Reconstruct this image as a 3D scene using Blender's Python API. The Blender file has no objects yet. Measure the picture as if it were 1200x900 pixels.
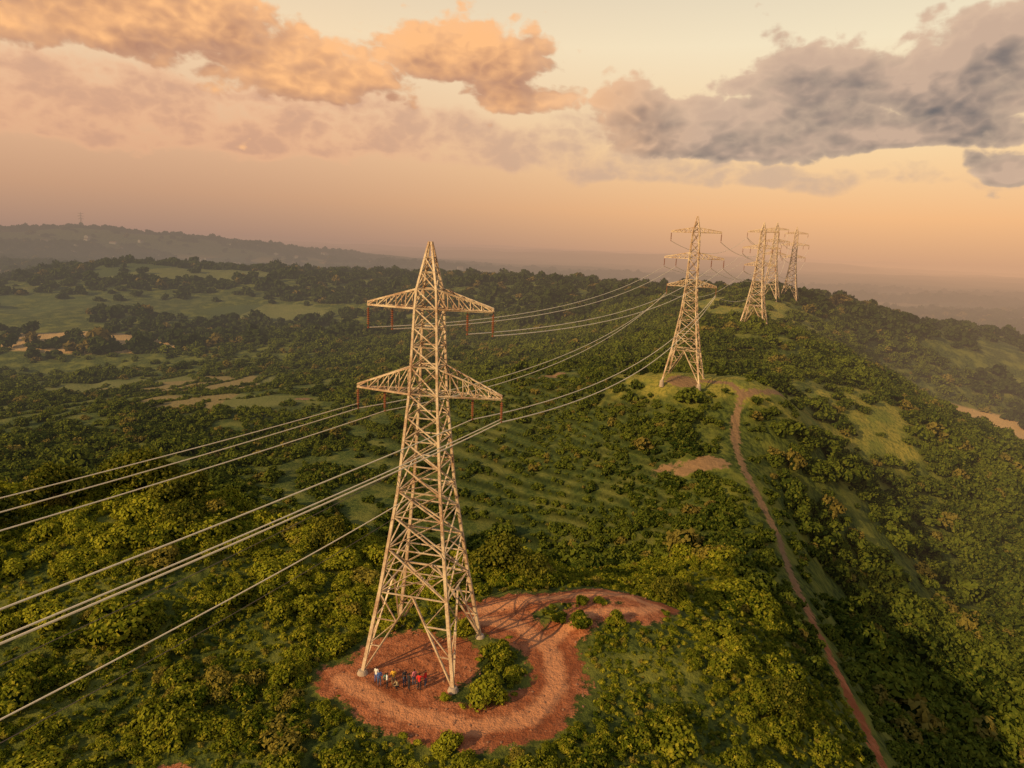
import bpy, bmesh, math, random
import numpy as np
from mathutils import Vector, Matrix
random.seed(7); rng=np.random.default_rng(7)
S=bpy.context.scene
S.view_settings.view_transform='Standard'
S.view_settings.look='None'
S.view_settings.exposure=0
COL=S.collection

# ------------------------------------------------------------------ helpers
def sm(e0,e1,x):
    t=np.clip((x-e0)/(e1-e0),0,1); return t*t*(3-2*t)
def vnoise(x,y,seed=0):
    ix=np.floor(x).astype(np.int64); iy=np.floor(y).astype(np.int64)
    fx=x-ix; fy=y-iy; fx=fx*fx*(3-2*fx); fy=fy*fy*(3-2*fy)
    def h(a,b):
        n=(a*374761393+b*668265263+seed*974711)&0xffffffff
        n=((n^(n>>13))*1274126177)&0xffffffff
        n=(n^(n>>16))&0xffff
        return n/65535.0
    return (h(ix,iy)*(1-fx)+h(ix+1,iy)*fx)*(1-fy)+(h(ix,iy+1)*(1-fx)+h(ix+1,iy+1)*fx)*fy
def fbm(x,y,s,seed=0,o=4):
    v=0;a=.5;t=0
    for i in range(o):
        v=v+a*vnoise(x/s+17.3*i,y/s-9.1*i,seed+i); t+=a; a*=.5; s=s*.5
    return v/t
def new_mesh(name,verts,faces,mats=(),smooth=False,matidx=None):
    me=bpy.data.meshes.new(name); me.from_pydata([tuple(v) for v in verts],[],[tuple(f) for f in faces]); 
    for m in mats: me.materials.append(m)
    if matidx is not None: me.polygons.foreach_set('material_index',matidx)
    if smooth: me.polygons.foreach_set('use_smooth',[True]*len(me.polygons))
    me.update(); return me
def obj(name,data,parent=None,loc=None,col=None):
    o=bpy.data.objects.new(name,data); (col or COL).objects.link(o)
    if parent: o.parent=parent
    if loc is not None: o.location=loc
    return o

# ------------------------------------------------------------------ terrain
CP=np.array([
(-8,64,0),(-19,58.6,0),(.5,51,0),(9,63,0),(20,75,0),(14,79,0),(1,76,.2),(-14,71,0.1),
(-30,88,2),(-55,92,5),(-56,72,4.5),(-41,48,0),(-25,45,-.5),(-75,80,5),
(25.6,79,-2.5),(31.6,66,-4),(30,56,-5.5),(20,48,-1.8),(0,30,-3),(0,0,-12),
(43,67,-13),(46.7,87,-13.5),(51,112,-13.5),(52,141,-5),(55,163,3),(58.6,170,7.5),(50,176,9),(45,177,9.4),(72,180,7),(40.5,145,-4),
(40,50,-13),(58,88,-25),(66,112,-28),(72,140,-24),
(123,217,-8),(181,231,-25),(45,200,7),(13,210,3),(29,231,4),(12,177,-5),(11,153,-11),(20,140,-14),(15,118,-17),
(-30,115,-12),(-60,122,-8),(-110,139,-15),(-42,217,-14),(-112,217,-16),(-186,487,-20),(-283,405,-21),(-235,345,-28),(-247,400,-21),(-195,400,-22),
(117,172,-37),(103,120,-42),(73,100,-35),(90,60,-44),(60,40,-28),
(100,286,14.6),(144,390,20),(158,401,20),(240,430,6),(359,480,-9),(199,348,-20),(282,368,-35),(238,336,-38),(75,235,4),
(0,285,-8),(60,330,3),(15,600,16),(100,560,12),(-100,620,3),(-394,700,7),(-190,750,6),(-490,650,-10),(200,620,-10),(400,700,-35),(0,420,-12),
(-1190,1900,42),(-1500,2000,34),(-900,1850,25),(-800,1400,-25),(0,1200,-30),(600,1200,-40),(-300,1100,-28),(1500,2000,-40),(0,2000,-30),
(-62,-49,7),(0,-200,-25),(-200,0,-15),(220,0,-38),(-300,-300,-30),(300,-300,-38),(0,-1200,-35),(-1400,0,-35),(1400,0,-38),(-1400,-1400,-35),(1400,-1400,-35)
]+[(3500*math.sin(a),3500*math.cos(a),-35) for a in np.linspace(0,2*math.pi,13)[:-1]],float)
def kern(r2): return np.sqrt(r2+14.0**2)
n=len(CP)
A=kern(((CP[:,None,:2]-CP[None,:,:2])**2).sum(-1))
A=np.block([[A,np.ones((n,1))],[np.ones((1,n)),np.zeros((1,1))]])
Wt=np.linalg.solve(A,np.append(CP[:,2],0))

def segdist(x,y,pts):
    d=np.full(x.shape,1e9)
    for (ax,ay),(bx,by) in zip(pts[:-1],pts[1:]):
        vx,vy=bx-ax,by-ay; t=np.clip(((x-ax)*vx+(y-ay)*vy)/(vx*vx+vy*vy),0,1)
        d=np.minimum(d,np.hypot(x-ax-t*vx,y-ay-t*vy))
    return d
LOOP1=[(-2,71),(2,70),(5.4,65.5),(5.6,59.5),(3,55),(-2,53.4),(-9,55),(-15.5,59.5)]
LOOP2=[(-3,73),(2,74.8),(9,76.8),(15,77.2),(18.8,75.0),(16,72.8),(10,72),(5,67)]
TRACK=[(38,44),(41,54),(43,67),(46.7,87),(49.5,99),(51,112),(54,126),(52,141),(52.5,152),(55,163),(58.6,170),(57,176),(50,177.5),(45,178)]
TRACK2=[(58.6,170),(66,174),(72,180),(77,187),(74,194)]
SPOTS=[((43,145),6.5,2.8),((36,147),3.5,1.4),((13,210),4,2),((-75,240),3,2),((-26,46.5),2.4,1.3)]
def dirtv(x,y):
    wob=(fbm(x,y,3.2,401,3)-.5)*2.0
    d=2.8-segdist(x,y,LOOP1)
    d=np.maximum(d,2.4-segdist(x,y,LOOP2))
    d=np.maximum(d,5.8-np.hypot((x+8.8)/1.15,y-62.6))+wob
    d=np.maximum(d,1.0-segdist(x,y,TRACK)+wob*.6)
    d=np.maximum(d,1.1-segdist(x,y,TRACK2)+wob*.5)
    for (c,rx,ry) in SPOTS:
        d=np.maximum(d,(1-np.hypot((x-c[0])/rx,(y-c[1])/ry))*ry+wob)
    d=np.maximum(d,(1-np.hypot((x-45)/5,(y-177)/4))*3+wob)
    return d
def terr_mask(x,y):
    m=sm(118,130,y)*(1-sm(205,235,y))*sm(-75,-50,x)*(1-sm(34,44,x))
    m2=sm(170,200,y)*(1-sm(310,340,y))*sm(-200,-175,x)*(1-sm(-75,-55,x))
    return np.maximum(m,m2)
def grass_mask(x,y):
    a=np.exp(-(((x-88)*.86+(y-202)*.5)/50)**4)*np.exp(-((-(x-88)*.5+(y-202)*.86)/18)**2)
    b=np.exp(-((x-48)/20)**2-((y-186)/15)**2)
    c=np.exp(-((x-128)/34)**2-((y-365)/34)**2)
    return np.clip(np.maximum(np.maximum(a,b),c)*1.4,0,1)
def plots(x,y):
    w=(fbm(x,y,60,611,3)-.5)*.9
    tan=1-np.hypot((x+247)/66,(y-395)/30)
    tan=np.maximum(tan,1-np.hypot((x-250)/55,(y-338)/22))
    mead=np.maximum(1-np.hypot((x+330)/110,(y-660)/60),1-np.hypot((x+200)/60,(y-520)/30))
    mead=np.maximum(mead,1-np.hypot((x+150)/55,(y-290)/24))
    mead=np.maximum(mead,1-np.hypot((x+105)/35,(y-235)/14))
    return tan+w*.3,mead+w
def hraw(x,y):
    z=np.full(x.shape,Wt[-1])
    for i in range(n): z=z+Wt[i]*kern((x-CP[i,0])**2+(y-CP[i,1])**2)
    r=np.hypot(x,y)
    z=z*(1-sm(2400,3600,r))-35*sm(2400,3600,r)
    flat=sm(-2.5,1.0,np.maximum(2.9-segdist(x,y,LOOP1),7-np.hypot(x+8.3,y-63.5)))
    z=z*(1-flat*.7)
    trk=np.exp(-(segdist(x,y,TRACK)/6)**2); tm=terr_mask(x,y)
    z=z+(fbm(x,y,14,3)-.5)*2.0*(1-flat)*(1-trk)*(1-.85*tm)*sm(20,60,r)
    z=z+(fbm(x,y,70,5)-.5)*8*sm(100,220,r)*(1-.8*np.exp(-((x-45)**2+(y-177)**2)/900))*(1-.8*np.exp(-((x+240)/90)**2-((y-380)/60)**2))
    z=z+(fbm(x,y,260,9)-.5)*26*sm(480,1000,r)
    z=z+np.maximum(0,fbm(x*.5,y,1500,21)-.5)*210*sm(1800,5000,r)
    return z,z/1.25+.15*(fbm(x,y,25,31)-.5)
def hfun(x,y,full=False):
    x=np.asarray(x,float); y=np.asarray(y,float)
    z,q=hraw(x,y)
    tm=terr_mask(x,y); f=q-np.floor(q)
    st=(np.floor(q)+sm(.5,.9,f))*1.25
    z=z+(st-q*1.25)*tm*.9
    return (z,f) if full else z

ang=[];a=-180.0
while a<180:
    ang.append(a); aa=abs(a+.01)
    a+= .2 if aa<46 else (1.0 if aa<70 else 4.0)
ang=np.radians(np.array(ang)); na=len(ang)
rad=[0.5,4,9,15,22,30];r=30.0
while r<26000:
    r*= 1.0055 if r<110 else (1.005 if r<260 else (1.01 if r<500 else 1.016)); rad.append(r)
rad=np.array(rad); nr=len(rad)
RR,AA=np.meshgrid(rad,ang,indexing='ij')
X=(RR*np.sin(AA)).ravel(); Y=(RR*np.cos(AA)).ravel(); Z,FR=hfun(X,Y,True)
me=bpy.data.meshes.new('terrain')
me.vertices.add(nr*na); me.vertices.foreach_set('co',np.stack([X,Y,Z],1).ravel())
i=np.arange(nr-1)[:,None]; j=np.arange(na)[None,:]; j2=(j+1)%na
F=np.stack([i*na+j,i*na+j2,(i+1)*na+j2,(i+1)*na+j],-1).reshape(-1,4)[:,::-1]
nf=len(F)
me.loops.add(nf*4); me.loops.foreach_set('vertex_index',F.ravel())
me.polygons.add(nf); me.polygons.foreach_set('loop_start',np.arange(nf)*4)
me.polygons.foreach_set('use_smooth',np.ones(nf,bool))
me.update(calc_edges=True); me.validate()
tn_,md_=plots(X,Y); TM=terr_mask(X,Y)
wheel=np.maximum(1.0-segdist(X,Y,LOOP1),.8-segdist(X,Y,LOOP2))
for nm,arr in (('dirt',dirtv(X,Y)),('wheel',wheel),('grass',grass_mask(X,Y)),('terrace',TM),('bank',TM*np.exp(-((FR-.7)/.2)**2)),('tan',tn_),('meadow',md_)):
    at=me.attributes.new(nm,'FLOAT','POINT'); at.data.foreach_set('value',np.clip(arr,-20,20).astype(np.float32))
terrain=obj('terrain',me)

# ------------------------------------------------------------------ material helpers
class NT:
    def __init__(s,nt): s.t=nt; nt.nodes.clear()
    def n(s,ty,**k):
        nd=s.t.nodes.new(ty)
        for a,b in k.items(): setattr(nd,a,b)
        return nd
    def put(s,sock,v):
        if isinstance(v,bpy.types.NodeSocket): s.t.links.new(v,sock)
        elif v is not None: sock.default_value=v
    def m(s,op,a,b=None,c=None,clamp=False):
        nd=s.n('ShaderNodeMath',operation=op,use_clamp=clamp)
        s.put(nd.inputs[0],a); s.put(nd.inputs[1],b)
        if c is not None: s.put(nd.inputs[2],c)
        return nd.outputs[0]
    def ss(s,x,a,b,lo=0.,hi=1.):
        nd=s.n('ShaderNodeMapRange',interpolation_type='SMOOTHSTEP')
        s.put(nd.inputs[0],x); s.put(nd.inputs[1],a); s.put(nd.inputs[2],b); s.put(nd.inputs[3],lo); s.put(nd.inputs[4],hi)
        return nd.outputs[0]
    def mix(s,f,a,b,mode='MIX'):
        nd=s.n('ShaderNodeMix',data_type='RGBA',blend_type=mode)
        s.put(nd.inputs[0],f)
        for k,v in ((6,a),(7,b)):
            if isinstance(v,(tuple,list)): v=tuple(v)+((1,) if len(v)==3 else ())
            s.put(nd.inputs[k],v)
        return nd.outputs[2]
    def noise(s,vec,scale,detail=4,rough=.55,col=False,dim='3D'):
        nd=s.n('ShaderNodeTexNoise',noise_dimensions=dim); s.put(nd.inputs['Vector'],vec); nd.inputs['Scale'].default_value=scale
        nd.inputs['Detail'].default_value=detail; nd.inputs['Roughness'].default_value=rough
        return nd.outputs[1 if col else 0]
    def attr(s,name): return s.n('ShaderNodeAttribute',attribute_name=name).outputs['Fac']
def mat(name):
    m=bpy.data.materials.new(name); m.use_nodes=True; m.cycles.emission_sampling='NONE'; return m,NT(m.node_tree)
def out(N,shader,hazy=True):
    """surface output; landscape materials get aerial haze painted in as emission, by distance and height (world position)"""
    o=N.n('ShaderNodeOutputMaterial')
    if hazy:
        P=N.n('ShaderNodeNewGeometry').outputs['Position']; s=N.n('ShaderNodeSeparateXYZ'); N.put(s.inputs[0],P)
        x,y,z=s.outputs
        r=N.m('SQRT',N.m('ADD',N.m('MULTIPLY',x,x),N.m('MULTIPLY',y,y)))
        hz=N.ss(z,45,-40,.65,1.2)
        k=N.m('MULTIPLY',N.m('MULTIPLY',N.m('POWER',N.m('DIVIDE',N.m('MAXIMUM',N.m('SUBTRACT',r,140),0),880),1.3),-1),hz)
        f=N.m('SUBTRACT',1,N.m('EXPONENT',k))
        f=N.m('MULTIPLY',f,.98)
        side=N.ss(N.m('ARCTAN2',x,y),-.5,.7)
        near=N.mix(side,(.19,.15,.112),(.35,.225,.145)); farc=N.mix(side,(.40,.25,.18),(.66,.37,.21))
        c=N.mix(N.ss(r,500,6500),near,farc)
        em=N.n('ShaderNodeEmission'); N.put(em.inputs[0],c)  # glow standing in for haze in the air, mixed over the surface colour
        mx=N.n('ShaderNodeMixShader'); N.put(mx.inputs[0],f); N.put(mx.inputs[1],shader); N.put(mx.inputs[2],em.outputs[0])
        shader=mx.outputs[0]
    N.put(o.inputs[0],shader)
def finish(N,bs,rough=.9,bump=None,bstr=.5,bdist=.1,spec=.2,hazy=True,metal=0):
    p=N.n('ShaderNodeBsdfPrincipled'); N.put(p.inputs['Base Color'],bs)
    p.inputs['Roughness'].default_value=rough; p.inputs['Specular IOR Level'].default_value=spec; p.inputs['Metallic'].default_value=metal
    if bump is not None:
        b=N.n('ShaderNodeBump'); b.inputs['Strength'].default_value=bstr; b.inputs['Distance'].default_value=bdist
        N.put(b.inputs['Height'],bump); N.put(p.inputs['Normal'],b.outputs[0])
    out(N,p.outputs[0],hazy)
def simple(name,col,rough=.7,metal=0,var=.25,scale=3,hazy=False):
    m,N=mat(name); g=N.n('ShaderNodeNewGeometry').outputs['Position']
    f=N.noise(g,scale,3); c=N.mix(f,tuple(x*(1-var) for x in col),tuple(min(1,x*(1+var)) for x in col))
    finish(N,c,rough,hazy=hazy,metal=metal); return m

# ground
m_ground,N=mat('ground')
P=N.n('ShaderNodeNewGeometry').outputs['Position']
sx=N.n('ShaderNodeSeparateXYZ'); N.put(sx.inputs[0],P)
n1=N.noise(P,.9,5,.65,dim='2D'); n2=N.noise(P,.12,4,.6,dim='2D'); n3=N.noise(P,.008,3,.6,dim='2D'); n4=N.noise(P,5.,3,.6,dim='2D')
r2=N.m('SQRT',N.m('ADD',N.m('MULTIPLY',sx.outputs[0],sx.outputs[0]),N.m('MULTIPLY',sx.outputs[1],sx.outputs[1])))
veg=N.mix(N.ss(n1,.35,.65),(.028,.042,.01),(.095,.115,.02))
veg=N.mix(N.ss(n2,.42,.68),veg,(.15,.155,.028))
crop=N.mix(N.ss(n1,.35,.65),(.045,.068,.016),(.095,.115,.024))
crop=N.mix(N.ss(n2,.46,.66),crop,(.14,.145,.034))
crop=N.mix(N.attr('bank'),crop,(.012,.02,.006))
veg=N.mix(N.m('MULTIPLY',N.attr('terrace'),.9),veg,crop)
gr=N.mix(N.ss(n2,.3,.7),(.15,.165,.03),(.29,.24,.045)); gr=N.mix(N.ss(n1,.4,.75),gr,(.08,.10,.02))
veg=N.mix(N.ss(N.m('ADD',N.attr('grass'),N.m('MULTIPLY',N.m('SUBTRACT',n2,.5),.8)),.25,.7),veg,gr)
# far fields
vec=N.n('ShaderNodeMapping'); N.put(vec.inputs[0],P); vec.inputs['Scale'].default_value=(.011,.006,0)
vec.inputs['Rotation'].default_value=(0,0,.25)
nc=N.noise(P,.004,2,.5,True,dim='2D')
va=N.n('ShaderNodeVectorMath',operation='MULTIPLY_ADD'); N.put(va.inputs[0],nc); va.inputs[1].default_value=(2.,2.,0); N.put(va.inputs[2],vec.outputs[0])
vo=N.n('ShaderNodeTexVoronoi',voronoi_dimensions='2D'); N.put(vo.inputs['Vector'],va.outputs[0]); vo.inputs['Scale'].default_value=1
sc=N.n('ShaderNodeSeparateColor'); N.put(sc.inputs[0],vo.outputs['Color'])
rp=N.n('ShaderNodeValToRGB'); N.put(rp.inputs[0],sc.outputs[0])
e=rp.color_ramp; e.interpolation='CONSTANT'
e.elements[0].position=0; e.elements[0].color=(.05,.07,.025,1)
e.elements[1].position=.3; e.elements[1].color=(.11,.13,.045,1)
for p_,c_ in ((.5,(.40,.27,.12,1)),(.62,(.07,.1,.03,1)),(.75,(.32,.25,.09,1)),(.88,(.46,.27,.14,1))):
    q=e.elements.new(p_); q.color=c_
fld=N.mix(.25,rp.outputs[0],N.mix(n2,(.04,.06,.02),(.2,.18,.1)))
low=N.ss(sx.outputs[2],-4,-14)
ff=N.m('MULTIPLY',N.m('MULTIPLY',N.ss(r2,480,700),low),N.ss(n3,.36,.46))
veg=N.mix(ff,veg,fld)
# meadow broken into plots
ml=N.mix(N.ss(sc.outputs[1],.35,.36),(.07,.09,.028),N.mix(n2,(.10,.12,.03),(.19,.18,.06)))
ml=N.mix(N.m('GREATER_THAN',sc.outputs[1],.78),ml,(.22,.17,.07))
veg=N.mix(N.ss(N.m('ADD',N.attr('meadow'),N.m('MULTIPLY',N.m('SUBTRACT',n2,.5),.3)),.0,.3),veg,ml)
veg=N.mix(N.ss(N.attr('tan'),.05,.2),veg,N.mix(n2,(.38,.24,.09),(.54,.35,.16)))
# dirt
dt=N.m('ADD',N.attr('dirt'),N.m('MULTIPLY',N.m('SUBTRACT',n1,.5),2.8))
dt=N.m('ADD',dt,N.m('MULTIPLY',N.m('SUBTRACT',n4,.5),.9))
dirt=N.mix(N.ss(n1,.3,.7),(.22,.07,.03),(.42,.15,.068)); dirt=N.mix(N.ss(n4,.5,.75),dirt,(.50,.22,.11))
dirt=N.mix(N.ss(n2,.42,.62,0.,.8),dirt,(.22,.065,.027))
whl=N.m('ADD',N.attr('wheel'),N.m('MULTIPLY',N.m('SUBTRACT',n1,.5),1.2))
dirt=N.mix(N.ss(whl,-.5,.5,0.,.8),dirt,N.mix(n4,(.48,.20,.09),(.64,.31,.16)))
far_d=N.mix(N.ss(sx.outputs[1],80,120),dirt,N.mix(n1,(.14,.085,.045),(.29,.18,.095)))
colr=N.mix(N.ss(dt,-.15,.35),veg,far_d)
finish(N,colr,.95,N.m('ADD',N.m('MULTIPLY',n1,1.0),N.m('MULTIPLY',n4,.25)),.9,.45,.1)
me.materials.append(m_ground)

def foliage(name,dark,light,tip):
    m,N=mat(name)
    P=N.n('ShaderNodeNewGeometry').outputs['Position']
    oi=N.n('ShaderNodeObjectInfo').outputs['Random']
    n1=N.noise(P,.045,2,dim='2D'); n2=N.noise(P,1.7,1,.6)
    f=N.m('ADD',N.m('MULTIPLY',oi,.5),N.m('MULTIPLY',N.ss(n1,.32,.68),.6))
    c=N.mix(f,dark,light); c=N.mix(N.ss(n2,.45,.8),c,tip)
    c=N.mix(N.m('MULTIPLY',N.m('GREATER_THAN',oi,.93),.5),c,(.26,.17,.05))
    d=N.n('ShaderNodeBsdfDiffuse'); N.put(d.inputs[0],c)
    t=N.n('ShaderNodeBsdfTranslucent'); N.put(t.inputs[0],c)
    x=N.n('ShaderNodeMixShader'); x.inputs[0].default_value=.25
    N.put(x.inputs[1],d.outputs[0]); N.put(x.inputs[2],t.outputs[0])
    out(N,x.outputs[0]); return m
m_leaf=foliage('bush_leaves',(.05,.078,.008),(.26,.265,.02),(.40,.35,.035))
m_leafmid=foliage('scrub_leaves',(.022,.042,.008),(.115,.14,.018),(.18,.185,.027))
m_leaffar=foliage('tree_leaves',(.016,.03,.009),(.05,.066,.016),(.085,.095,.022))
m_bark=simple('bark',(.1,.07,.045),.9)
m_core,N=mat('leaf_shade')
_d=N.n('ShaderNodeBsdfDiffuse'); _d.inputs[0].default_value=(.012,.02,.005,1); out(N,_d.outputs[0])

# ------------------------------------------------------------------ plants
def lobes_mesh(seed,nl,nleaf,size,flat=.75,trunk=0.0,core=True,limbs=False,crown_h=None):
    """clumpy crown made of leaf-clump faces, radius about 1"""
    R=np.random.default_rng(seed); V=[];Fc=[];MI=[]
    lob=[]
    for k in range(nl):
        a=R.uniform(0,2*math.pi); q=R.uniform(.1,.72)**.7 if k else 0
        rr=R.uniform(.32,.55) if k else .62
        lob.append((q*math.cos(a),q*math.sin(a),R.uniform(.15,.75)*flat*(1.15-q*.6)+.1,rr))
    base=trunk
    tot=sum(l[3]**2 for l in lob)
    def cube(p,q,w0,w1,mi):
        p=Vector(p);q=Vector(q);d=(q-p).normalized(); u=d.orthogonal().normalized(); v=d.cross(u); b=len(V)
        for (c,w) in ((p,w0),(q,w1)):
            for k in range(6):
                t=k*math.pi/3; V.append(c+u*math.cos(t)*w+v*math.sin(t)*w)
        for k in range(6):
            Fc.append((b+k,b+(k+1)%6,b+6+(k+1)%6,b+6+k)); MI.append(mi)
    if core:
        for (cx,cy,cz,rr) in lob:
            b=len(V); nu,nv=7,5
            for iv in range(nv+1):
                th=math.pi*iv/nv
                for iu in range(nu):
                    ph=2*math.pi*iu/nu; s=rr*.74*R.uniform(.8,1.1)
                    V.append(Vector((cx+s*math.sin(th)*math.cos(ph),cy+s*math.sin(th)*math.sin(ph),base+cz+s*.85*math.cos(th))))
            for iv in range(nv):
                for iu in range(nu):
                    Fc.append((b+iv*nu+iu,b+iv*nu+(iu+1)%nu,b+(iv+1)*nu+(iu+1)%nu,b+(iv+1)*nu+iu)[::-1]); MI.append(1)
    for (cx,cy,cz,rr) in lob:
        cnt=int(nleaf*rr**2/tot)
        for k in range(cnt):
            d=R.normal(size=3); d/=np.linalg.norm(d)
            if d[2]<-.35: d[2]*=-1
            s=rr*(R.uniform(.72,1.0)+ (R.uniform(0,.28) if R.random()<.15 else 0))
            c=Vector((cx+d[0]*s,cy+d[1]*s,base+max(.02,cz+d[2]*s*.88)))
            nn=Vector(d)+Vector(R.normal(size=3)*.55); nn.normalize()
            u=nn.orthogonal().normalized(); v=nn.cross(u); t=R.uniform(0,6.28)
            u,v=u*math.cos(t)+v*math.sin(t),v*math.cos(t)-u*math.sin(t)
            w=size*R.uniform(.6,1.3); l=w*R.uniform(1.,1.7); b=len(V)
            V.extend([c-u*w*.5,c+v*l*.55-nn*w*.12,c+u*w*.5,c-v*l*.5-nn*w*.1]); 
            Fc.append((b,b+3,b+2,b+1)); MI.append(0)
    if trunk>0:
        cube((0,0,-.3),(0.03,.02,base*.6),.075,.055,2); cube((0.03,.02,base*.6),(.0,.0,base+.4),.055,.035,2)
        if limbs:
            for (cx,cy,cz,rr) in lob[1:]:
                cube((0.02,.01,base*.65+.1*R.random()),(cx*.8,cy*.8,base+cz*.85),.035,.012,2)
    return V,Fc,MI
def plant_obj(name,leafmat,col,**k):
    V,Fc,MI=lobes_mesh(**k)
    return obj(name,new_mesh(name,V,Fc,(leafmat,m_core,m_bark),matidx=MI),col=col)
def protos(cname,leafmat,count,**k):
    c=bpy.data.collections.new(cname)
    for q in range(count): plant_obj(cname+'_form',leafmat,c,seed=100+q*13+len(cname),**k)
    return c
c_near=protos('bush_forms',m_leaf,6,nl=9,nleaf=1350,size=.115,flat=.85)
c_low=protos('undergrowth_forms',m_leaf,4,nl=4,nleaf=110,size=.3,flat=.6,core=False)
c_mid=protos('scrub_forms',m_leafmid,5,nl=7,nleaf=330,size=.21,flat=.85)
c_hedge=protos('hedge_forms',m_leafmid,4,nl=4,nleaf=110,size=.34,flat=.7)
c_far=protos('forest_forms',m_leaffar,4,nl=5,nleaf=100,size=.38,flat=.9)

def scatter(name,pts,scl,coll,nvar,zs=None):
    me=bpy.data.meshes.new(name); me.vertices.add(len(pts)); me.vertices.foreach_set('co',np.asarray(pts,np.float32).ravel())
    def fa(nm,ty,ar,key):
        at=me.attributes.new(nm,ty,'POINT'); at.data.foreach_set(key,ar)
    k=len(pts); print('SCATTER',name,k)
    s3=np.stack([scl*rng.uniform(.85,1.2,k),scl*rng.uniform(.85,1.2,k),scl*rng.uniform(.75,1.2,k)],1).astype(np.float32)
    fa('scl','FLOAT_VECTOR',s3.ravel(),'vector')
    r3=np.stack([rng.normal(0,.06,k),rng.normal(0,.06,k),rng.uniform(0,6.28,k)],1).astype(np.float32)
    fa('rotv','FLOAT_VECTOR',r3.ravel(),'vector')
    fa('vi','INT',rng.integers(0,nvar,k).astype(np.int32),'value')
    o=obj(name,me)
    g=bpy.data.node_groups.new(name+'_scatter','GeometryNodeTree')
    g.interface.new_socket('Geometry',in_out='INPUT',socket_type='NodeSocketGeometry')
    g.interface.new_socket('Geometry',in_out='OUTPUT',socket_type='NodeSocketGeometry')
    gi=g.nodes.new('NodeGroupInput'); go=g.nodes.new('NodeGroupOutput')
    ci=g.nodes.new('GeometryNodeCollectionInfo'); ci.inputs[0].default_value=coll
    ci.inputs['Separate Children'].default_value=True; ci.inputs['Reset Children'].default_value=True
    ip=g.nodes.new('GeometryNodeInstanceOnPoints'); ip.inputs['Pick Instance'].default_value=True
    def na(nm,ty):
        q=g.nodes.new('GeometryNodeInputNamedAttribute'); q.data_type=ty; q.inputs[0].default_value=nm
        return [s for s in q.outputs if s.enabled and s.name=='Attribute'][0]
    L=g.links.new
    L(gi.outputs[0],ip.inputs['Points']); L(ci.outputs[0],ip.inputs['Instance'])
    L(na('vi','INT'),ip.inputs['Instance Index']); L(na('scl','FLOAT_VECTOR'),ip.inputs['Scale'])
    er=g.nodes.new('FunctionNodeEulerToRotation'); L(na('rotv','FLOAT_VECTOR'),er.inputs[0]); L(er.outputs[0],ip.inputs['Rotation'])
    L(ip.outputs[0],go.inputs[0])
    md=o.modifiers.new('scatter','NODES'); md.node_group=g
    return o

# near bushes
k=7000
x=rng.uniform(-85,39,k); y=rng.uniform(30,112,k)
d=dirtv(x,y); cl=fbm(x,y,9,77,3); td=segdist(x,y,TRACK)
keep=(d<-1.3)&(td>5)&(np.hypot(x,y)>26)&(np.abs(np.arctan2(x,y))<.95)&(rng.random(k)<np.clip(.08+1.5*(cl-.32),0.06,.85))
keep&=~((np.hypot(x+26,y-46.5)<3)|(np.hypot(x+8,y-64)<8))
x,y,cl,td=x[keep],y[keep],cl[keep],td[keep]
sc_=np.clip(rng.lognormal(-.08,.42,len(x))*(.55+1.1*cl),.35,2.7)*np.where(dirtv(x,y)>-3.5,.65,1)*np.where(td<9,.6,1)
sc_=sc_*(1+.3*sm(75,95,y))*np.where((x<-16)&(y<68),1.25,1)
z=hfun(x,y)-.2*sc_
scatter('bushes',np.stack([x,y,z],1),sc_,c_near,6)
# low ground plants on the near hill
k=18000
x=rng.uniform(-80,44,k); y=rng.uniform(32,105,k); d=dirtv(x,y)
keep=((d<-.5)|((d<.9)&(rng.random(k)<.14)))&(np.abs(np.arctan2(x,y))<.9)&(np.hypot(x+8.6,y-59)>3.6)
keep&=((d<-.9)|(fbm(x,y,2.5,5,2)>.5))
x,y=x[keep],y[keep]
scatter('undergrowth',np.stack([x,y,hfun(x,y)-.06],1),rng.uniform(.15,.6,len(x)),c_low,4)
# mid scrub
k=75000
rr=np.sqrt(rng.uniform(60**2,470**2,k)); aa=rng.uniform(-.8,.8,k); x=rr*np.sin(aa); y=rr*np.cos(aa)
near=(y<112)&(x<38)&(x>-85)
d=dirtv(x,y); tm=terr_mask(x,y); gm=grass_mask(x,y); zz,fr=hfun(x,y,True); tn_,md_=plots(x,y)
cl=fbm(x,y,32,55,4)
pr=np.clip((cl-.3)*4.2,.15,1)
pr=np.where((x>60)&(y<215),.95*np.clip((cl-.29)*7,.12,1),pr)
pr=np.where((y<145)&(x<60),np.maximum(pr,.8),pr)
pt=.05+np.clip((cl-.54)*8,0,1)
pr=pr*(1-tm)+pt*tm
pr=pr*(1-.93*np.clip(gm*1.5,0,1))
tracks=np.minimum(segdist(x,y,TRACK),segdist(x,y,TRACK2))
keep=(~near)&(d<-1.1)&(tracks>2.3)&(rng.random(k)<pr*.85)&(np.hypot(x-45,y-177)>8)&(np.hypot(x-100,y-286)>6)
field=(zz<-14)&(rr>330)&(fbm(x,y,120,8,2)>.52)
front=(np.hypot((x+222)/62,(y-350)/26)<1)|(np.hypot((x-215)/50,(y-300)/25)<1)
keep&=~(field&(rng.random(k)<.7))&~(((tn_>0.05)|(md_>.2)|front)&(rng.random(k)<.96))
big=np.where((x>60)&(y<230),1.3,1.0)
s_=np.clip(rng.lognormal(.5,.35,k),.8,4.0)*np.where(tm>.4,.75,1)*np.where(tracks<9,.5,1)*big*(1+.25*sm(200,450,rr))
x,y,zz,s_=x[keep],y[keep],zz[keep],s_[keep]
scatter('scrub',np.stack([x,y,zz-.2*s_],1),s_,c_mid,5)
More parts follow.
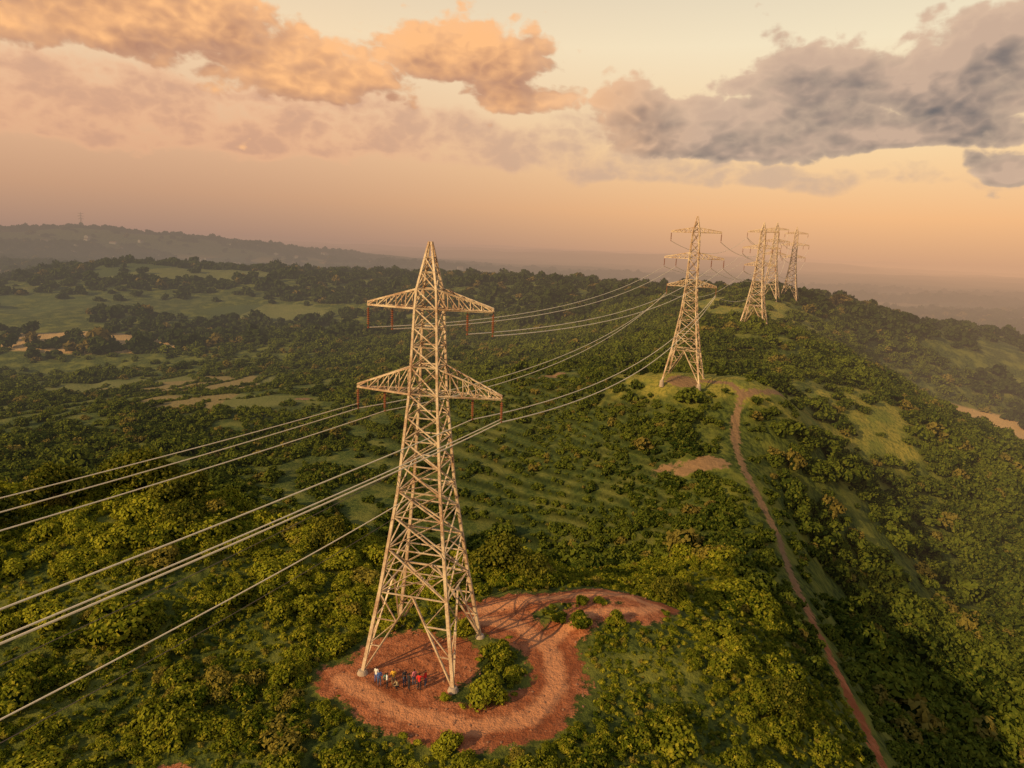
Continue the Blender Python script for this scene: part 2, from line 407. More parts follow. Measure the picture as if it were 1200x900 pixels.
# hedges along the terrace banks
k=110000
x=rng.uniform(-180,44,k); y=rng.uniform(118,340,k)
keep=(np.abs(np.arctan2(x,y))<.76)&(terr_mask(x,y)>.3)&(grass_mask(x,y)<.25)&(dirtv(x,y)<-.8); x,y=x[keep],y[keep]
zz,fr=hfun(x,y,True); cl=fbm(x,y,18,66,3)
keep=(fr>.58)&(fr<.86)&(rng.random(len(x))<np.clip((cl-.25)*3,.15,.8)); x,y,zz=x[keep],y[keep],zz[keep]
s_=np.clip(rng.lognormal(-.35,.35,len(x)),.35,1.5)
scatter('terrace_hedges',np.stack([x,y,zz-.15*s_],1),s_,c_hedge,4)
# far woods
k=60000
rr=np.sqrt(rng.uniform(430**2,2300**2,k)); aa=rng.uniform(-.78,.78,k); x=rr*np.sin(aa); y=rr*np.cos(aa)
zz=hfun(x,y); cl=fbm(x,y*1.6,170,91,4); tn_,md_=plots(x,y)
hill=sm(-14,0,zz)*(1-sm(900,1500,rr))
pr=np.clip(np.clip((cl-.5)*8,0.01,.9)+hill,0,1)*np.where(md_>.2,.08,1)
keep=rng.random(k)<pr
x,y,zz,rr=x[keep],y[keep],zz[keep],rr[keep]
s_=np.clip(rng.lognormal(1.5,.3,len(x)),2.2,8)*(1+.5*sm(900,2300,rr))
scatter('distant_woods',np.stack([x,y,zz-.15*s_],1),s_*np.where(rr<900,1,1.1),c_far,4)

# individual bushes and trees
def placed(name,x,y,s,seed,tree=False,leaf=None):
    V,Fc,MI=lobes_mesh(seed=seed,nl=13 if tree else 9,nleaf=3600 if tree else 1700,size=.085 if tree else .115,flat=1.0 if tree else .8,trunk=.35 if tree else 0,limbs=tree)
    par=obj(name,None,loc=(x,y,float(hfun(np.array([x]),np.array([y]))[0])-.1*s))
    par.scale=(s,s,s); par.rotation_euler=(0,0,seed)
    V=[Vector(v) for v in V]
    for nm,mi,mt in (('foliage',(0,1),(leaf or m_leaf,m_core)),('trunk',(2,),(m_bark,))):
        idx=[i for i,m_ in enumerate(MI) if m_ in mi]
        if not idx: continue
        used={};vv=[];ff=[];mm=[]
        for i_ in idx:
            f=[]
            for vi in Fc[i_]:
                if vi not in used: used[vi]=len(vv); vv.append(V[vi])
                f.append(used[vi])
            ff.append(f); mm.append(mi.index(MI[i_]))
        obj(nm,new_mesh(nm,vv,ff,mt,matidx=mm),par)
m_treeleaf=foliage('broadleaf_leaves',(.045,.06,.008),(.15,.15,.018),(.25,.22,.03))
for (x_,y_,s_,sd) in ((-1.0,57.4,2.0,1),(-.2,63.6,1.8,2),(1.0,60.4,1.0,14),(8.4,69.3,1.7,3),(6.4,70.4,1.1,4),(9.3,74.3,.9,6),(11.5,74.6,.7,16),(-5.2,57.0,.6,17),(-4.2,50.6,1.3,7),(12.7,70.0,1.2,8),(-12.5,69.0,1.6,9),(-4,68.6,1.3,12),(-16.5,65.5,1.1,18),(-8,69,1.0,19)):
    placed('bush',x_,y_,s_,sd)
for (x_,y_,s_,sd) in ((-0.5,84.5,3.9,21),(3.6,83,2.8,22),(-52,92,4.8,23),(-60,86,4.2,24),(-46,90,4.0,25),(-41,82,3.0,26),(21,80,2.2,27),(29,62,2.2,28),(-24,86,2.8,29),(-64,78,3.8,30)):
    placed('tree',x_,y_,s_,sd,True,m_treeleaf)

# ------------------------------------------------------------------ towers
def tower_metal():
    m,N=mat('galvanised_steel'); P=N.n('ShaderNodeNewGeometry').outputs['Position']
    a=N.noise(P,.45,4,.7); b=N.noise(P,5,2,.7)
    c=N.mix(N.ss(a,.40,.64),(.55,.43,.30),(.34,.21,.13)); c=N.mix(N.ss(b,.54,.76),c,(.24,.13,.07)); c=N.mix(N.ss(b,.42,.3),c,(.66,.55,.41))
    finish(N,c,.6,spec=.3,metal=.05); return m
m_steel=tower_metal()
m_wire=simple('conductor',(.78,.66,.48),.45,.1,.1)
m_dwire=simple('dark_conductor',(.13,.10,.08),.6,.1,.1)
m_ins=simple('insulator_glaze',(.2,.07,.035),.3,0,.2)
m_conc=simple('concrete',(.36,.28,.22),.9)
class B:
    def __init__(s): s.V=[];s.F=[]
    def beam(s,p,q,w,w2=None):
        p=Vector(p);q=Vector(q); d=q-p
        if d.length<1e-4: return
        d.normalize(); ref=Vector((0,0,1)) if abs(d.z)<.9 else Vector((1,0,0))
        u=d.cross(ref).normalized(); v=d.cross(u); b=len(s.V); h=w/2; h2=(w2 or w)/2
        # angle-iron L section
        t=.28
        prof=[(-1,-1),(1,-1),(1,-1+2*t),(-1+2*t,-1+2*t),(-1+2*t,1),(-1,1)]
        for c,hh in ((p,h),(q,h2)):
            for (a_,b_) in prof: s.V.append(c+u*a_*hh+v*b_*hh)
        for k in range(6): s.F.append((b+k,b+(k+1)%6,b+6+(k+1)%6,b+6+k))
        s.F.append(tuple(b+k for k in range(5,-1,-1))); s.F.append(tuple(b+6+k for k in range(6)))
    def lathe(s,c,prof,seg=12):
        b=len(s.V)
        for (r_,z_) in prof:
            for k in range(seg):
                a_=2*math.pi*k/seg; s.V.append(Vector((c[0]+r_*math.cos(a_),c[1]+r_*math.sin(a_),c[2]+z_)))
        for i_ in range(len(prof)-1):
            for k in range(seg):
                s.F.append((b+i_*seg+k,b+i_*seg+(k+1)%seg,b+(i_+1)*seg+(k+1)%seg,b+(i_+1)*seg+k))
    def mesh(s,n_,m_): return new_mesh(n_,s.V,s.F,(m_,))
def build_tower(arms,prof,levels,bw=1.0):
    zs=[p[0] for p in prof]; ws=[p[1] for p in prof]
    w=lambda z:float(np.interp(z,zs,ws))/2
    def cn(z): 
        h=w(z); return [Vector((-h,-h,z)),Vector((h,-h,z)),Vector((h,h,z)),Vector((-h,h,z))]
    body=B()
    for a_,b_ in zip(levels[:-1],levels[1:]):
        ca,cb=cn(a_),cn(b_); lw=(.32-.15*a_/42)*bw; br=(.155-.055*a_/42)*bw
        for k in range(4):
            body.beam(ca[k],cb[k],lw)
            k2=(k+1)%4
            if b_<41.9: body.beam(cb[k],cb[k2],br)
            if a_==0:
                mid=(cb[k]+cb[k2])/2
                for (f,t_) in ((ca[k],cb[k]),(ca[k2],cb[k2])):
                    body.beam(f,mid,br*1.15)
                    for q in (.35,.68):
                        body.beam(f.lerp(t_,q),f.lerp(mid,q),br*.75)
                    body.beam(f.lerp(t_,.35),f.lerp(mid,.68),br*.7)
                    body.beam(f.lerp(mid,.68),t_,br*.7)
            elif b_<=levels[-2]+.01:
                body.beam(ca[k],cb[k2],br); body.beam(ca[k2],cb[k],br)
                if b_-a_>3.4:
                    wa,wb=w(a_),w(b_); tt=wa/(wa+wb); X_=ca[k].lerp(cb[k2],tt)
                    body.beam(ca[k].lerp(cb[k],tt),ca[k2].lerp(cb[k2],tt),br*.75)
                    for (L_,A_) in ((k,k2),(k2,k)):
                        body.beam(ca[L_].lerp(cb[L_],tt),(ca[L_]+X_)/2,br*.65)
                        body.beam(ca[L_].lerp(cb[L_],tt),(cb[L_]+X_)/2,br*.65)
        if b_ in (8.2,18.3,27.8,30.4,35.9):
            body.beam(cb[0],cb[2],br*.8); body.beam(cb[1],cb[3],br*.8)
    arm=B(); ins=B(); att=[]
    for (zb,zt,L,np_) in arms:
        for sgn in (-1,1):
            hb,ht=w(zb),w(zt)
            bl=[Vector((sgn*hb,-hb,zb)),Vector((sgn*hb,hb,zb))]; tl=[Vector((sgn*ht,-ht,zt)),Vector((sgn*ht,ht,zt))]
            tb=[Vector((sgn*L,-.18,zb)),Vector((sgn*L,.18,zb))]; tp=[Vector((sgn*L,-.12,zb+.28)),Vector((sgn*L,.12,zb+.28))]
            for s_ in (0,1):
                arm.beam(bl[s_],tb[s_],.17*bw); arm.beam(tl[s_],tp[s_],.15*bw)
            ND=5
            for q in range(ND):
                t0,t1=q/ND,(q+1)/ND
                arm.beam(bl[0].lerp(tb[0],t0),bl[1].lerp(tb[1],t1),.09*bw); arm.beam(bl[1].lerp(tb[1],t0),bl[0].lerp(tb[0],t1),.09*bw)
                arm.beam(bl[0].lerp(tb[0],t1),bl[1].lerp(tb[1],t1),.09*bw)
                for s_ in (0,1):
                    arm.beam(tl[s_].lerp(tp[s_],t0),bl[s_].lerp(tb[s_],t1),.09*bw)
                    arm.beam(tl[s_].lerp(tp[s_],t1),bl[s_].lerp(tb[s_],t1),.09*bw)
                arm.beam(tl[0].lerp(tp[0],t1),tl[1].lerp(tp[1],t1),.08*bw)
            for fr in ((1.0,.52) if np_==2 else (1.0,)):
                px=sgn*(hb+(L-hb)*fr); 
                pf=[(.03,0),(.03,-.3)]
                zz_=-.3
                for q in range(9):
                    pf+= [(.05,zz_),(.15,zz_-.06),(.15,zz_-.1),(.05,zz_-.13)]; zz_-=.18
                pf+=[(.03,zz_),(.03,zz_-.2),(.11,zz_-.22),(.11,zz_-.34),(.0,zz_-.36)]
                ins.lathe((px,0,zb-.02),pf,10)
                att.append((zb,px,zb+zz_-.3))
    return body.mesh('lattice_body',m_steel),arm.mesh('crossarms',m_steel),ins.mesh('insulator_strings',m_ins),att
P1=[(0,9.4),(8.2,6.9),(18.3,4.3),(27.8,2.8),(35.9,2.15),(37.7,1.9),(42,.22)]
LV=[0,8.2,12.6,15.8,18.3,20.9,23.3,25.6,27.8,30.4,32.3,34.1,35.9,37.7,39.2,40.6,42]
T1=build_tower([(27.8,30.4,7.3,2),(35.9,37.7,6.2,2)],P1,LV)
P2=[(0,9.4),(8.2,6.4),(18.3,3.7),(24.5,2.7),(31.5,2.3),(38,1.7),(42,.2)]
LV2=[0,8.2,12.6,15.8,18.3,20.9,22.8,24.5,26.2,28.5,31.5,33,35.2,38,39.2,40.6,42]
T2=build_tower([(24.5,26.2,6.2,1),(31.5,33,7.4,2),(38,39.2,6.2,1)],P2,LV2,1.1)
T3=build_tower([(24.5,26.2,6.2,1),(31.5,33,7.4,2),(38,39.2,6.2,1)],P2,LV2,1.35)
ft=B()
for sx_ in (-1,1):
    for sy_ in (-1,1):
        ft.lathe((sx_*4.7,sy_*4.7,0),[(0,.28),(.34,.28),(.4,.24),(.55,-.1),(.6,-1.5)],14)
FT=ft.mesh('footings',m_conc)
def tower(T,x,y,z,yaw,s=1.0,name='transmission_tower'):
    e_=obj(name,None,loc=(x,y,z)); e_.rotation_euler=(0,0,math.radians(yaw)); e_.scale=(s,s,s)
    obj('lattice_body',T[0],e_); obj('crossarms',T[1],e_); obj('insulator_strings',T[2],e_); obj('footings',FT,e_)
    M=Matrix.Translation((x,y,z))@Matrix.Rotation(math.radians(yaw),4,'Z')@Matrix.Scale(s,4)
    return {(a[0],round(a[1],1)):M@Vector((a[1],0,a[2])) for a in T[3]},M
def gz(x,y): return float(hfun(np.array([x],float),np.array([y],float))[0])
A1,M1=tower(T1,-8,64,.12,-13)
A2,M2=tower(T2,45,177,gz(45,177),-22)
A3,M3=tower(T3,100,286,gz(100,286),-30)
A4,M4=tower(T3,143,388,gz(143,388),-32)
A5,M5=tower(T3,160,403,gz(160,403),-28)
A6,M6=tower(T3,-1190,1900,gz(-1190,1900),30)
A0,M0=tower(T1,-62,-49,gz(-62,-49),-20)
def wire(p,q,sag,r,m_,name='power_line'):
    cu=bpy.data.curves.new(name,'CURVE'); cu.dimensions='3D'; sp=cu.splines.new('POLY'); K=40; sp.points.add(K)
    for k in range(K+1):
        t=k/K; v=Vector(p).lerp(Vector(q),t); v.z-=4*sag*t*(1-t); sp.points[k].co=(*v,1)
    cu.bevel_depth=r; cu.bevel_resolution=2; cu.materials.append(m_); return obj(name,cu)
def ks(A_,zb): return [A_[k_] for k_ in sorted([q for q in A_ if q[0]==zb],key=lambda q:q[1])]
l1,u1=ks(A1,27.8),ks(A1,35.9); l0=ks(A0,27.8)
o5=Vector((0,0,.5))
wire(l1[0],l0[0],2,.045,m_wire); wire(l1[0]+o5,l0[0]+o5*3,1.9,.04,m_wire)
wire(l1[1],l0[1],2,.045,m_wire); wire(l1[2],l0[2],2,.05,m_wire)
wire(l1[3],l0[3],2,.055,m_wire); wire(l1[3]+o5*.6,l0[3]+o5*.6,2.05,.045,m_wire)
b1=M1@Vector((-1.2,-2,17.6)); b0=M0@Vector((-1,2,20))
wire(b1,b0,3.4,.05,m_wire); 
wire(M1@Vector((-2.0,2,20)),M0@Vector((-2,2,21)),3.4,.026,m_dwire)
wire(M1@Vector((-2.4,-2.4,15.6)),M0@Vector((-2,2,18)),3.4,.026,m_dwire)
m2,t2,lo2=ks(A2,31.5),ks(A2,38),ks(A2,24.5)
for k_ in range(4): wire(u1[k_],m2[k_],3.2,.055,m_wire)
wire(l1[0],lo2[0],4.2,.055,m_wire); wire(l1[1],lo2[0]+Vector((0,0,.4)),4.4,.05,m_wire)
wire(l1[2],lo2[1]+Vector((0,0,.4)),5,.06,m_wire); wire(l1[3],lo2[1],5.2,.065,m_wire)
for zb in (24.5,31.5,38):
    a_,b_=ks(A2,zb),ks(A3,zb)
    for k_ in range(len(a_)): wire(a_[k_],b_[k_],4.8+.5*k_,.06,m_wire)
    for AA_,s_ in ((A4,4.5),(A5,5.5)):
        c_=ks(AA_,zb)
        for k_ in (0,len(c_)-1): wire(b_[k_],c_[k_],s_,.07,m_wire)

# ------------------------------------------------------------------ people
def cmat(n_,c): return simple(n_,c,.85,0,.15,8)
m_skin=simple('skin',(.16,.08,.05),.6,0,.1); m_hair=simple('hair',(.012,.01,.009),.6); m_eye=simple('eyes',(.6,.58,.55),.3)
m_shoe=simple('shoes',(.05,.035,.03),.6)
cloth={k_:cmat(k_+'_cloth',c) for k_,c in dict(white=(.7,.68,.65),blue=(.07,.14,.4),red=(.55,.03,.03),yellow=(.7,.42,.05),dark=(.03,.03,.04),teal=(.08,.28,.3),khaki=(.3,.24,.15),pink=(.6,.2,.25),denim=(.06,.09,.17)).items()}
def person(x,y,yaw,h,shirt,trous,pose,seed):
    R=random.Random(seed)
    if pose=='squat':
        J=dict(pel=(0,-.12,.36),ab=(0,-.06,.52),ch=(0,.03,.70),nb=(0,.08,.88),nk=(0,.1,.97))
        hips=[(s*.09,-.1,.34) for s in(-1,1)]; kn=[(s*.15,.28,.5) for s in(-1,1)]; an=[(s*.12,.02,.09) for s in(-1,1)]; to=[(s*.14,.2,.04) for s in(-1,1)]
        sh=[(s*.18,.05,.86) for s in(-1,1)]; el=[(s*.22,.22,.66) for s in(-1,1)]; wr=[(s*.1,.42,.6) for s in(-1,1)]
    else:
        J=dict(pel=(0,0,.95),ab=(0,0.005,1.08),ch=(0,.0,1.27),nb=(0,-.01,1.43),nk=(0,0.01,1.51))
        st=R.uniform(-.08,.08)
        hips=[(s*.09,0,.91) for s in(-1,1)]; kn=[(s*.11,.03+s*st*.5,.5) for s in(-1,1)]; an=[(s*.12,-.02+s*st,.08) for s in(-1,1)]; to=[(s*.14,.15+s*st,.035) for s in(-1,1)]
        sh=[(s*.185,-.01,1.4) for s in(-1,1)]
        el=[(s*.25,-.03,1.12) for s in(-1,1)]; wr=[(s*.25,.1,.89) for s in(-1,1)]
        if pose=='point': el[1]=(.3,.2,1.3); wr[1]=(.34,.42,1.42)
        if pose=='fold':  el=[(s*.26,.04,1.13) for s in(-1,1)]; wr=[(-s*.02,.2,1.18) for s in(-1,1)]
    V=[];E=[];Rd=[];lab=[]
    def v(p,r_): V.append(Vector(p)); Rd.append(r_); return len(V)-1
    def ed(a_,b_,l_): E.append((a_,b_)); lab.append(l_)
    pel=v(J['pel'],(.15,.11)); ab=v(J['ab'],(.135,.1)); ch=v(J['ch'],(.16,.115)); nb=v(J['nb'],(.09,.08)); nk=v(J['nk'],(.052,.055))
    ed(pel,ab,0);ed(ab,ch,0);ed(ch,nb,0);ed(nb,nk,2)
    hands=[]
    for s in (0,1):
        a_=v(sh[s],(.062,.062)); b_=v(el[s],(.043,.043)); c_=v(wr[s],(.028,.03)); ed(nb,a_,0);ed(a_,b_,0);ed(b_,c_,2 if R.random()<.5 else 0)
        dr=(Vector(wr[s])-Vector(el[s])).normalized(); hp=Vector(wr[s])+dr*.09; d_=v(hp,(.04,.02)); ed(c_,d_,2); hands.append((Vector(wr[s]),hp,dr,s))
        a_=v(hips[s],(.092,.092)); b_=v(kn[s],(.06,.06)); c_=v(an[s],(.042,.042)); d_=v(to[s],(.042,.03))
        ed(pel,a_,1);ed(a_,b_,1);ed(b_,c_,1);ed(c_,d_,3)
    me_=bpy.data.meshes.new('b'); me_.from_pydata(V,E,[]); o_=obj('tmp',me_)
    md=o_.modifiers.new('s','SKIN'); 
    for i_,r_ in enumerate(Rd): me_.skin_vertices[0].data[i_].radius=r_
    me_.skin_vertices[0].data[0].use_root=True
    sb=o_.modifiers.new('ss','SUBSURF'); sb.levels=2; sb.render_levels=2
    dg=bpy.context.evaluated_depsgraph_get(); em=bpy.data.meshes.new_from_object(o_.evaluated_get(dg)); bpy.data.objects.remove(o_)
    for m_ in (cloth[shirt],cloth[trous],m_skin,m_shoe): em.materials.append(m_)
    for p_ in em.polygons:
        best=9;bl=0
        for (a_,b_),l_ in zip(E,lab):
            A_,B_=V[a_],V[b_]; d_=B_-A_; t=max(0,min(1,(p_.center-A_).dot(d_)/d_.length_squared)); q=(p_.center-A_-d_*t).length-.5*min(Rd[a_][0],Rd[b_][0])
            if q<best: best=q;bl=l_
        p_.material_index=bl; p_.use_smooth=True
    par=obj('person',None,loc=(x,y,gz(x,y)+.01)); par.rotation_euler=(0,0,yaw); k_=h/1.72; par.scale=(k_,k_,k_)
    em.name='body'; obj('body',em,par)
    # fingers
    fb=B()
    for (w_,hp,dr,s) in hands:
        side=dr.cross(Vector((1,0,0))); side=side.normalized() if side.length>.1 else Vector((0,1,0)); cur=Vector((-1 if s else 1,0,0))
        for q,(off,ln) in enumerate(((-.026,.07),(-.009,.08),(.009,.075),(.026,.058))):
            b_=hp+side*off; m_=b_+dr*ln*.5+cur*.006; t_=m_+dr*ln*.4+cur*.022
            fb.beam(b_,m_,.018,.015); fb.beam(m_,t_,.015,.011)
        b_=w_+dr*.03-side*.025; m_=b_+dr*.035-side*.03; fb.beam(b_,m_,.022,.018); fb.beam(m_,m_+dr*.03-side*.004,.018,.012)
    obj('fingers',fb.mesh('fingers',m_skin),par)
    # head
    nkv=Vector(J['nk']); c=nkv+Vector((0,.02,.105))
    bm=bmesh.new(); bmesh.ops.create_uvsphere(bm,u_segments=20,v_segments=14,radius=1)
    for q in bm.verts:
        X_,Y_,Z_=q.co; wd=.076*(1-.18*max(0,-Z_)); q.co=Vector((X_*wd,Y_*.095+(.012 if Z_<-.3 and Y_>0 else 0),Z_*.118))
        if Y_>.9 and -.3<Z_<.12: q.co.y+=.016*(1-abs(X_)*3 if abs(X_)<.33 else 0)
    for f in bm.faces:
        cc=f.calc_center_median(); f.smooth=True
        f.material_index=1 if (cc.z>.055 or (cc.y<-.01 and cc.z>-.06)) else 0
    for s in (-1,1):
        for (p_,r_,mi) in (((s*.03,.088,.008),(.013,.008,.008),2),((s*.077,0,-.005),(.012,.022,.032),0)):
            r0=bmesh.ops.create_uvsphere(bm,u_segments=8,v_segments=6,radius=1)
            for q in r0['verts']: q.co=Vector((q.co.x*r_[0]+p_[0],q.co.y*r_[1]+p_[1],q.co.z*r_[2]+p_[2]))
            for f in {f for q in r0['verts'] for f in q.link_faces}: f.material_index=mi
    r0=bmesh.ops.create_uvsphere(bm,u_segments=8,v_segments=6,radius=1)
    for q in r0['verts']: q.co=Vector((q.co.x*.024,q.co.y*.008+.094,q.co.z*.006-.055))
    for f in {f for q in r0['verts'] for f in q.link_faces}: f.material_index=3
    hm=bpy.data.meshes.new('head'); bm.to_mesh(hm); bm.free()
    m_lip=bpy.data.materials.get('lips') or simple('lips',(.2,.06,.05),.5)
    for m_ in (m_skin,m_hair,m_eye,m_lip): hm.materials.append(m_)
    obj('head',hm,par,loc=c)
PP=[(-12.0,59.2,-.4,1.70,'white','blue','stand'),(-11.6,58.6,.5,1.74,'blue','denim','fold'),(-11.05,59.2,-.2,1.6,'teal','khaki','squat'),(-10.8,58.3,1.8,1.7,'white','dark','stand'),
(-10.3,58.9,.2,1.74,'yellow','khaki','stand'),(-9.8,58.2,-1.,1.7,'khaki','dark','squat'),(-9.2,58.8,.6,1.77,'dark','denim','fold'),(-8.7,58.2,2.2,1.82,'dark','dark','stand'),
(-8.3,59.0,-2.4,1.7,'pink','denim','stand'),(-7.7,58.2,3.0,1.86,'red','dark','point'),(-7.2,58.8,1.2,1.8,'red','denim','stand')]
for i_,p_ in enumerate(PP): person(p_[0],p_[1],p_[2]+math.pi,p_[3],p_[4],p_[5],p_[6],i_)

# stones on the dirt
rb=bmesh.new()
for k_ in range(520):
    x_=random.uniform(-19,21); y_=random.uniform(50,80)
    if dirtv(np.array([x_]),np.array([y_]))[0]<-.6: continue
    s_=random.choice((.05,.06,.08,.14)); r0=bmesh.ops.create_icosphere(rb,subdivisions=1,radius=s_)
    z_=gz(x_,y_)
    for q in r0['verts']: q.co=Vector((q.co.x*random.uniform(.7,1.4)+x_,q.co.y*random.uniform(.7,1.4)+y_,q.co.z*random.uniform(.5,.9)+z_+s_*.2))
rm=bpy.data.meshes.new('stones'); rb.to_mesh(rm); rb.free(); rm.materials.append(simple('stone',(.26,.13,.08),.9)); obj('stones',rm)

# distant villages
m_wall=simple('plaster',(.5,.45,.38),.9,0,.3,.02,True); m_roof=simple('roof_tiles',(.28,.16,.11),.9,0,.3,.02,True)
V=[];Fc=[];MI=[]
def house(x,y,w_,l_,h_,a_):
    z_=gz(x,y)-1; b=len(V); c,s=math.cos(a_),math.sin(a_)
    for (px,py,pz) in ((-w_,-l_,0),(w_,-l_,0),(w_,l_,0),(-w_,l_,0),(-w_,-l_,h_),(w_,-l_,h_),(w_,l_,h_),(-w_,l_,h_),(0,-l_,h_*1.5),(0,l_,h_*1.5)):
        V.append((x+px*c-py*s,y+px*s+py*c,z_+pz))
    for f,mi in (((0,1,5,4),0),((1,2,6,5),0),((2,3,7,6),0),((3,0,4,7),0),((4,5,8),0),((6,7,9),0),((5,6,9,8),1),((7,4,8,9),1)):
        Fc.append(tuple(b+q for q in f)); MI.append(mi)
for (cx,cy,sp,k_) in ((-900,1550,220,40),(-420,1900,220,40),(1100,1900,300,22)):
    for q in range(k_): house(random.gauss(cx,sp),random.gauss(cy,sp*.35),random.uniform(3,6),random.uniform(4,8),random.uniform(3,6),random.uniform(0,3))
obj('distant_village',new_mesh('distant_village',V,Fc,(m_wall,m_roof),matidx=MI))

# ------------------------------------------------------------------ sky
SUNAZ=-130; SUNEL=25
W=bpy.data.worlds.new('World'); S.world=W; W.use_nodes=True; N=NT(W.node_tree)
W.cycles.sampling_method='MANUAL'; W.cycles.sample_map_resolution=256
tc=N.n('ShaderNodeTexCoord').outputs['Generated']; sp=N.n('ShaderNodeSeparateXYZ'); N.put(sp.inputs[0],tc)
az=N.m('MULTIPLY',N.m('ARCTAN2',sp.outputs[0],sp.outputs[1]),57.296)
el=N.m('MULTIPLY',N.m('ARCSINE',sp.outputs[2]),57.296)
BL=[(-31,14.4,14.0,5.4,2.2),(-5.5,13.8,7.6,4.0,2.1),(-17,11.6,8.5,3.2,1.7),(-.5,11.4,5.5,1.8,1.1),
    (17.5,8.6,11,3.2,2.1),(21.5,12.0,5.6,3.6,2.0),(33,11.8,9.5,4.6,2.3),(26.5,8.8,10,2.4,1.9),(7.6,10.2,3.6,3.2,1.3),(34,6.4,3.4,1.5,1.7),
    (-58,12,14,4,1.2),(60,14,14,5,1.2)]
SOFT=[(-30,7.6,22,3.8,1.8),(-14,8.2,14,2.8,1.5),(-2,7.2,10,2.6,1.3),(9,6.2,9,2.2,1.2),(22,5.6,10,1.2,.8),(7,9.4,5,2.6,1.0)]
cv0=N.n('ShaderNodeCombineXYZ'); N.put(cv0.inputs[0],N.m('MULTIPLY',az,.13)); N.put(cv0.inputs[1],N.m('MULTIPLY',el,.20))
wn=N.noise(cv0.outputs[0],1.3,1,.5,True,dim='2D'); ws=N.n('ShaderNodeSeparateColor'); N.put(ws.inputs[0],wn)
wx=N.m('MULTIPLY',N.m('SUBTRACT',ws.outputs[0],.5),5); wy=N.m('MULTIPLY',N.m('SUBTRACT',ws.outputs[1],.5),2.2)
def blobs(a2,e2,L,floor):
    mx=floor
    for (a_,e_,w_,h_,k_) in L:
        dx=N.m('DIVIDE',N.m('SUBTRACT',a2,a_),w_); de=N.m('SUBTRACT',e2,e_)
        dy=N.m('MAXIMUM',N.m('DIVIDE',de,h_),N.m('DIVIDE',de,-h_*.55))
        q=N.m('MULTIPLY',N.m('SUBTRACT',1,N.m('ADD',N.m('MULTIPLY',dx,dx),N.m('MULTIPLY',dy,dy))),k_)
        mx=N.m('MAXIMUM',mx,q)
    return mx
def dens(azs,els,det,soft=False):
    cv=N.n('ShaderNodeCombineXYZ'); N.put(cv.inputs[0],N.m('MULTIPLY',azs,.13)); N.put(cv.inputs[1],N.m('MULTIPLY',els,.20))
    a2=N.m('ADD',azs,wx); e2=N.m('ADD',els,wy)
    mx=blobs(a2,e2,BL,-.85)
    nn=N.noise(cv.outputs[0],1.9,det,.47,dim='2D')
    n2_=N.noise(cv.outputs[0],4.2,max(1,det-3),.45,dim='2D')
    bl=N.m('ABSOLUTE',N.m('MULTIPLY',N.m('SUBTRACT',n2_,.5),2))
    nz=N.m('ADD',N.m('MULTIPLY',N.m('SUBTRACT',nn,.5),2.8),N.m('MULTIPLY',N.m('SUBTRACT',bl,.16),1.2))
    d=N.m('ADD',N.m('MINIMUM',mx,1.4),nz)
    if soft: return d,N.m('ADD',N.m('MINIMUM',blobs(a2,e2,SOFT,-1.),.8),N.m('MULTIPLY',nz,.9))
    return d
(d0,ds)=dens(az,el,7,True); d1=dens(N.m('SUBTRACT',az,1.1),N.m('ADD',el,1.5),4)
alpha=N.m('MULTIPLY',N.ss(d0,-.1,.6),N.ss(el,1.5,5.5))
salpha=N.m('MULTIPLY',N.ss(ds,-.3,1.1),N.ss(el,1.5,5.5,0.,.75))
lit=N.m('ADD',.53,N.m('MULTIPLY',N.m('SUBTRACT',d0,d1),.46),clamp=True)
side=N.ss(az,-4,16)
thick=N.ss(d0,.3,1.7)
cl_l=N.mix(lit,(.46,.23,.15),(1.05,.55,.24)); cl_r=N.mix(lit,(.125,.12,.13),(.62,.43,.31))
cl_r=N.mix(N.m('MULTIPLY',N.m('SUBTRACT',1,thick),.6),cl_r,(.80,.56,.38))
cl_l=N.mix(N.m('MULTIPLY',N.m('SUBTRACT',1,thick),.3),cl_l,(.98,.56,.30))
cloud=N.mix(side,cl_l,cl_r)
def ramp(f,st):
    r_=N.n('ShaderNodeValToRGB'); N.put(r_.inputs[0],f); e_=r_.color_ramp
    e_.elements[0].position=st[0][0]; e_.elements[0].color=(*st[0][1],1); e_.elements[1].position=st[-1][0]; e_.elements[1].color=(*st[-1][1],1)
    for p_,c_ in st[1:-1]: q=e_.elements.new(p_); q.color=(*c_,1)
    return r_.outputs[0]
f=N.m('DIVIDE',el,60,clamp=True)
gl=ramp(f,[(0,(.41,.255,.185)),(.05,(.60,.345,.21)),(.13,(.82,.49,.29)),(.25,(.95,.72,.46)),(.5,(.45,.42,.4)),(1,(.22,.26,.34))])
gr_=ramp(f,[(0,(.68,.38,.215)),(.05,(.93,.51,.24)),(.13,(.98,.68,.37)),(.25,(.95,.81,.56)),(.5,(.45,.42,.4)),(1,(.22,.26,.34))])
grad=N.mix(N.ss(az,-30,30),gl,gr_)
softc=N.mix(N.ss(az,-20,16),N.mix(N.ss(ds,.2,1.4),(.90,.48,.27),(.64,.35,.23)),(.60,.42,.31))
custom=N.mix(salpha,grad,softc)
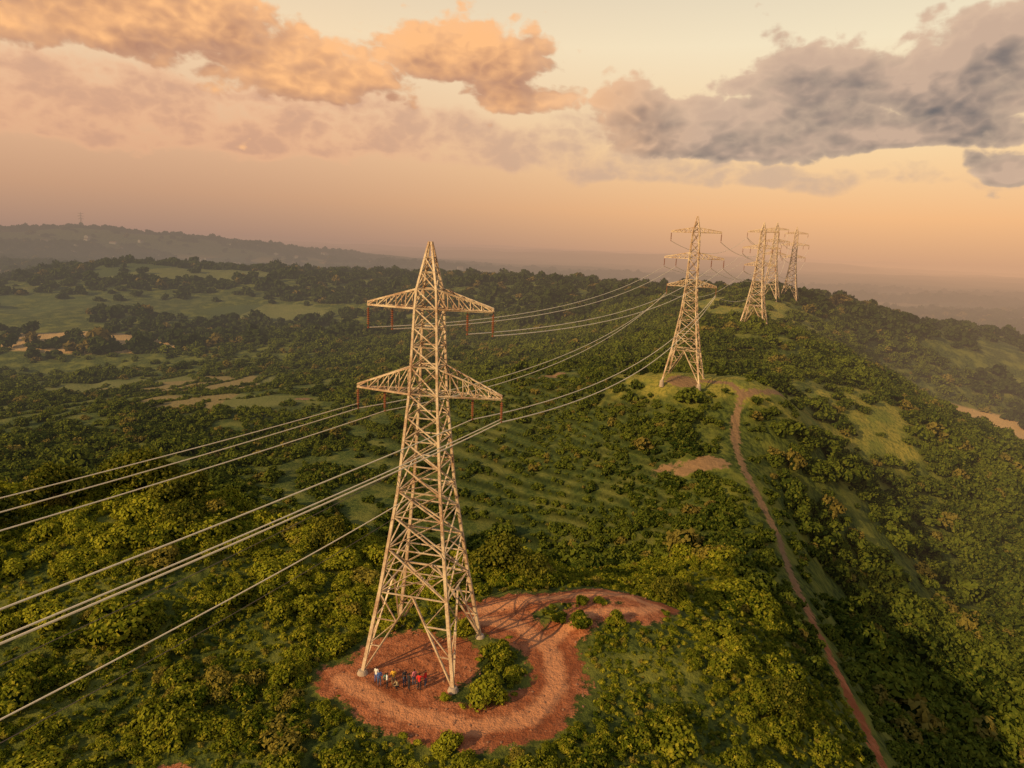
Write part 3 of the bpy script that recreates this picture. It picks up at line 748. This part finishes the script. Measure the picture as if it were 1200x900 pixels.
custom=N.mix(alpha,custom,cloud)
sky=N.n('ShaderNodeTexSky',sky_type='NISHITA'); sky.sun_disc=False; sky.sun_elevation=math.radians(SUNEL); sky.sun_rotation=math.radians(SUNAZ%360); sky.air_density=1.5; sky.dust_density=3
b1_=N.n('ShaderNodeBackground'); N.put(b1_.inputs[0],sky.outputs[0]); b1_.inputs[1].default_value=.06
b2_=N.n('ShaderNodeBackground'); N.put(b2_.inputs[0],custom); b2_.inputs[1].default_value=1.0
b3_=N.n('ShaderNodeBackground'); N.put(b3_.inputs[0],grad); b3_.inputs[1].default_value=1.0
# clouds only fill the band above the horizon on this side of the sky
band=N.m('MULTIPLY',N.m('GREATER_THAN',el,1.4),N.m('MULTIPLY',N.m('LESS_THAN',el,26),N.m('LESS_THAN',N.m('ABSOLUTE',az),80)))
mb=N.n('ShaderNodeMixShader'); N.put(mb.inputs[0],band); N.put(mb.inputs[1],b3_.outputs[0]); N.put(mb.inputs[2],b2_.outputs[0])
mx_=N.n('ShaderNodeMixShader'); mx_.inputs[0].default_value=.95; N.put(mx_.inputs[1],b1_.outputs[0]); N.put(mx_.inputs[2],mb.outputs[0])
wo=N.n('ShaderNodeOutputWorld'); N.put(wo.inputs[0],mx_.outputs[0])
sl_=bpy.data.lights.new('sun','SUN'); sl_.energy=5.0; sl_.angle=math.radians(.5); sl_.color=(1,.68,.31)
so=obj('sun',sl_); 
dv=Vector((math.sin(math.radians(SUNAZ))*math.cos(math.radians(SUNEL)),math.cos(math.radians(SUNAZ))*math.cos(math.radians(SUNEL)),math.sin(math.radians(SUNEL))))
so.rotation_euler=dv.to_track_quat('Z','Y').to_euler(); so.location=dv*200

# ------------------------------------------------------------------ camera
cd=bpy.data.cameras.new('camera'); cd.lens=24; cd.sensor_width=36; cd.clip_end=60000; cd.clip_start=.5
co=obj('camera',cd); co.matrix_world=Matrix.Translation((0,0,42))@Matrix.Rotation(math.radians(78.6),4,'X')@Matrix.Rotation(math.radians(2.3),4,'Z')
S.camera=co
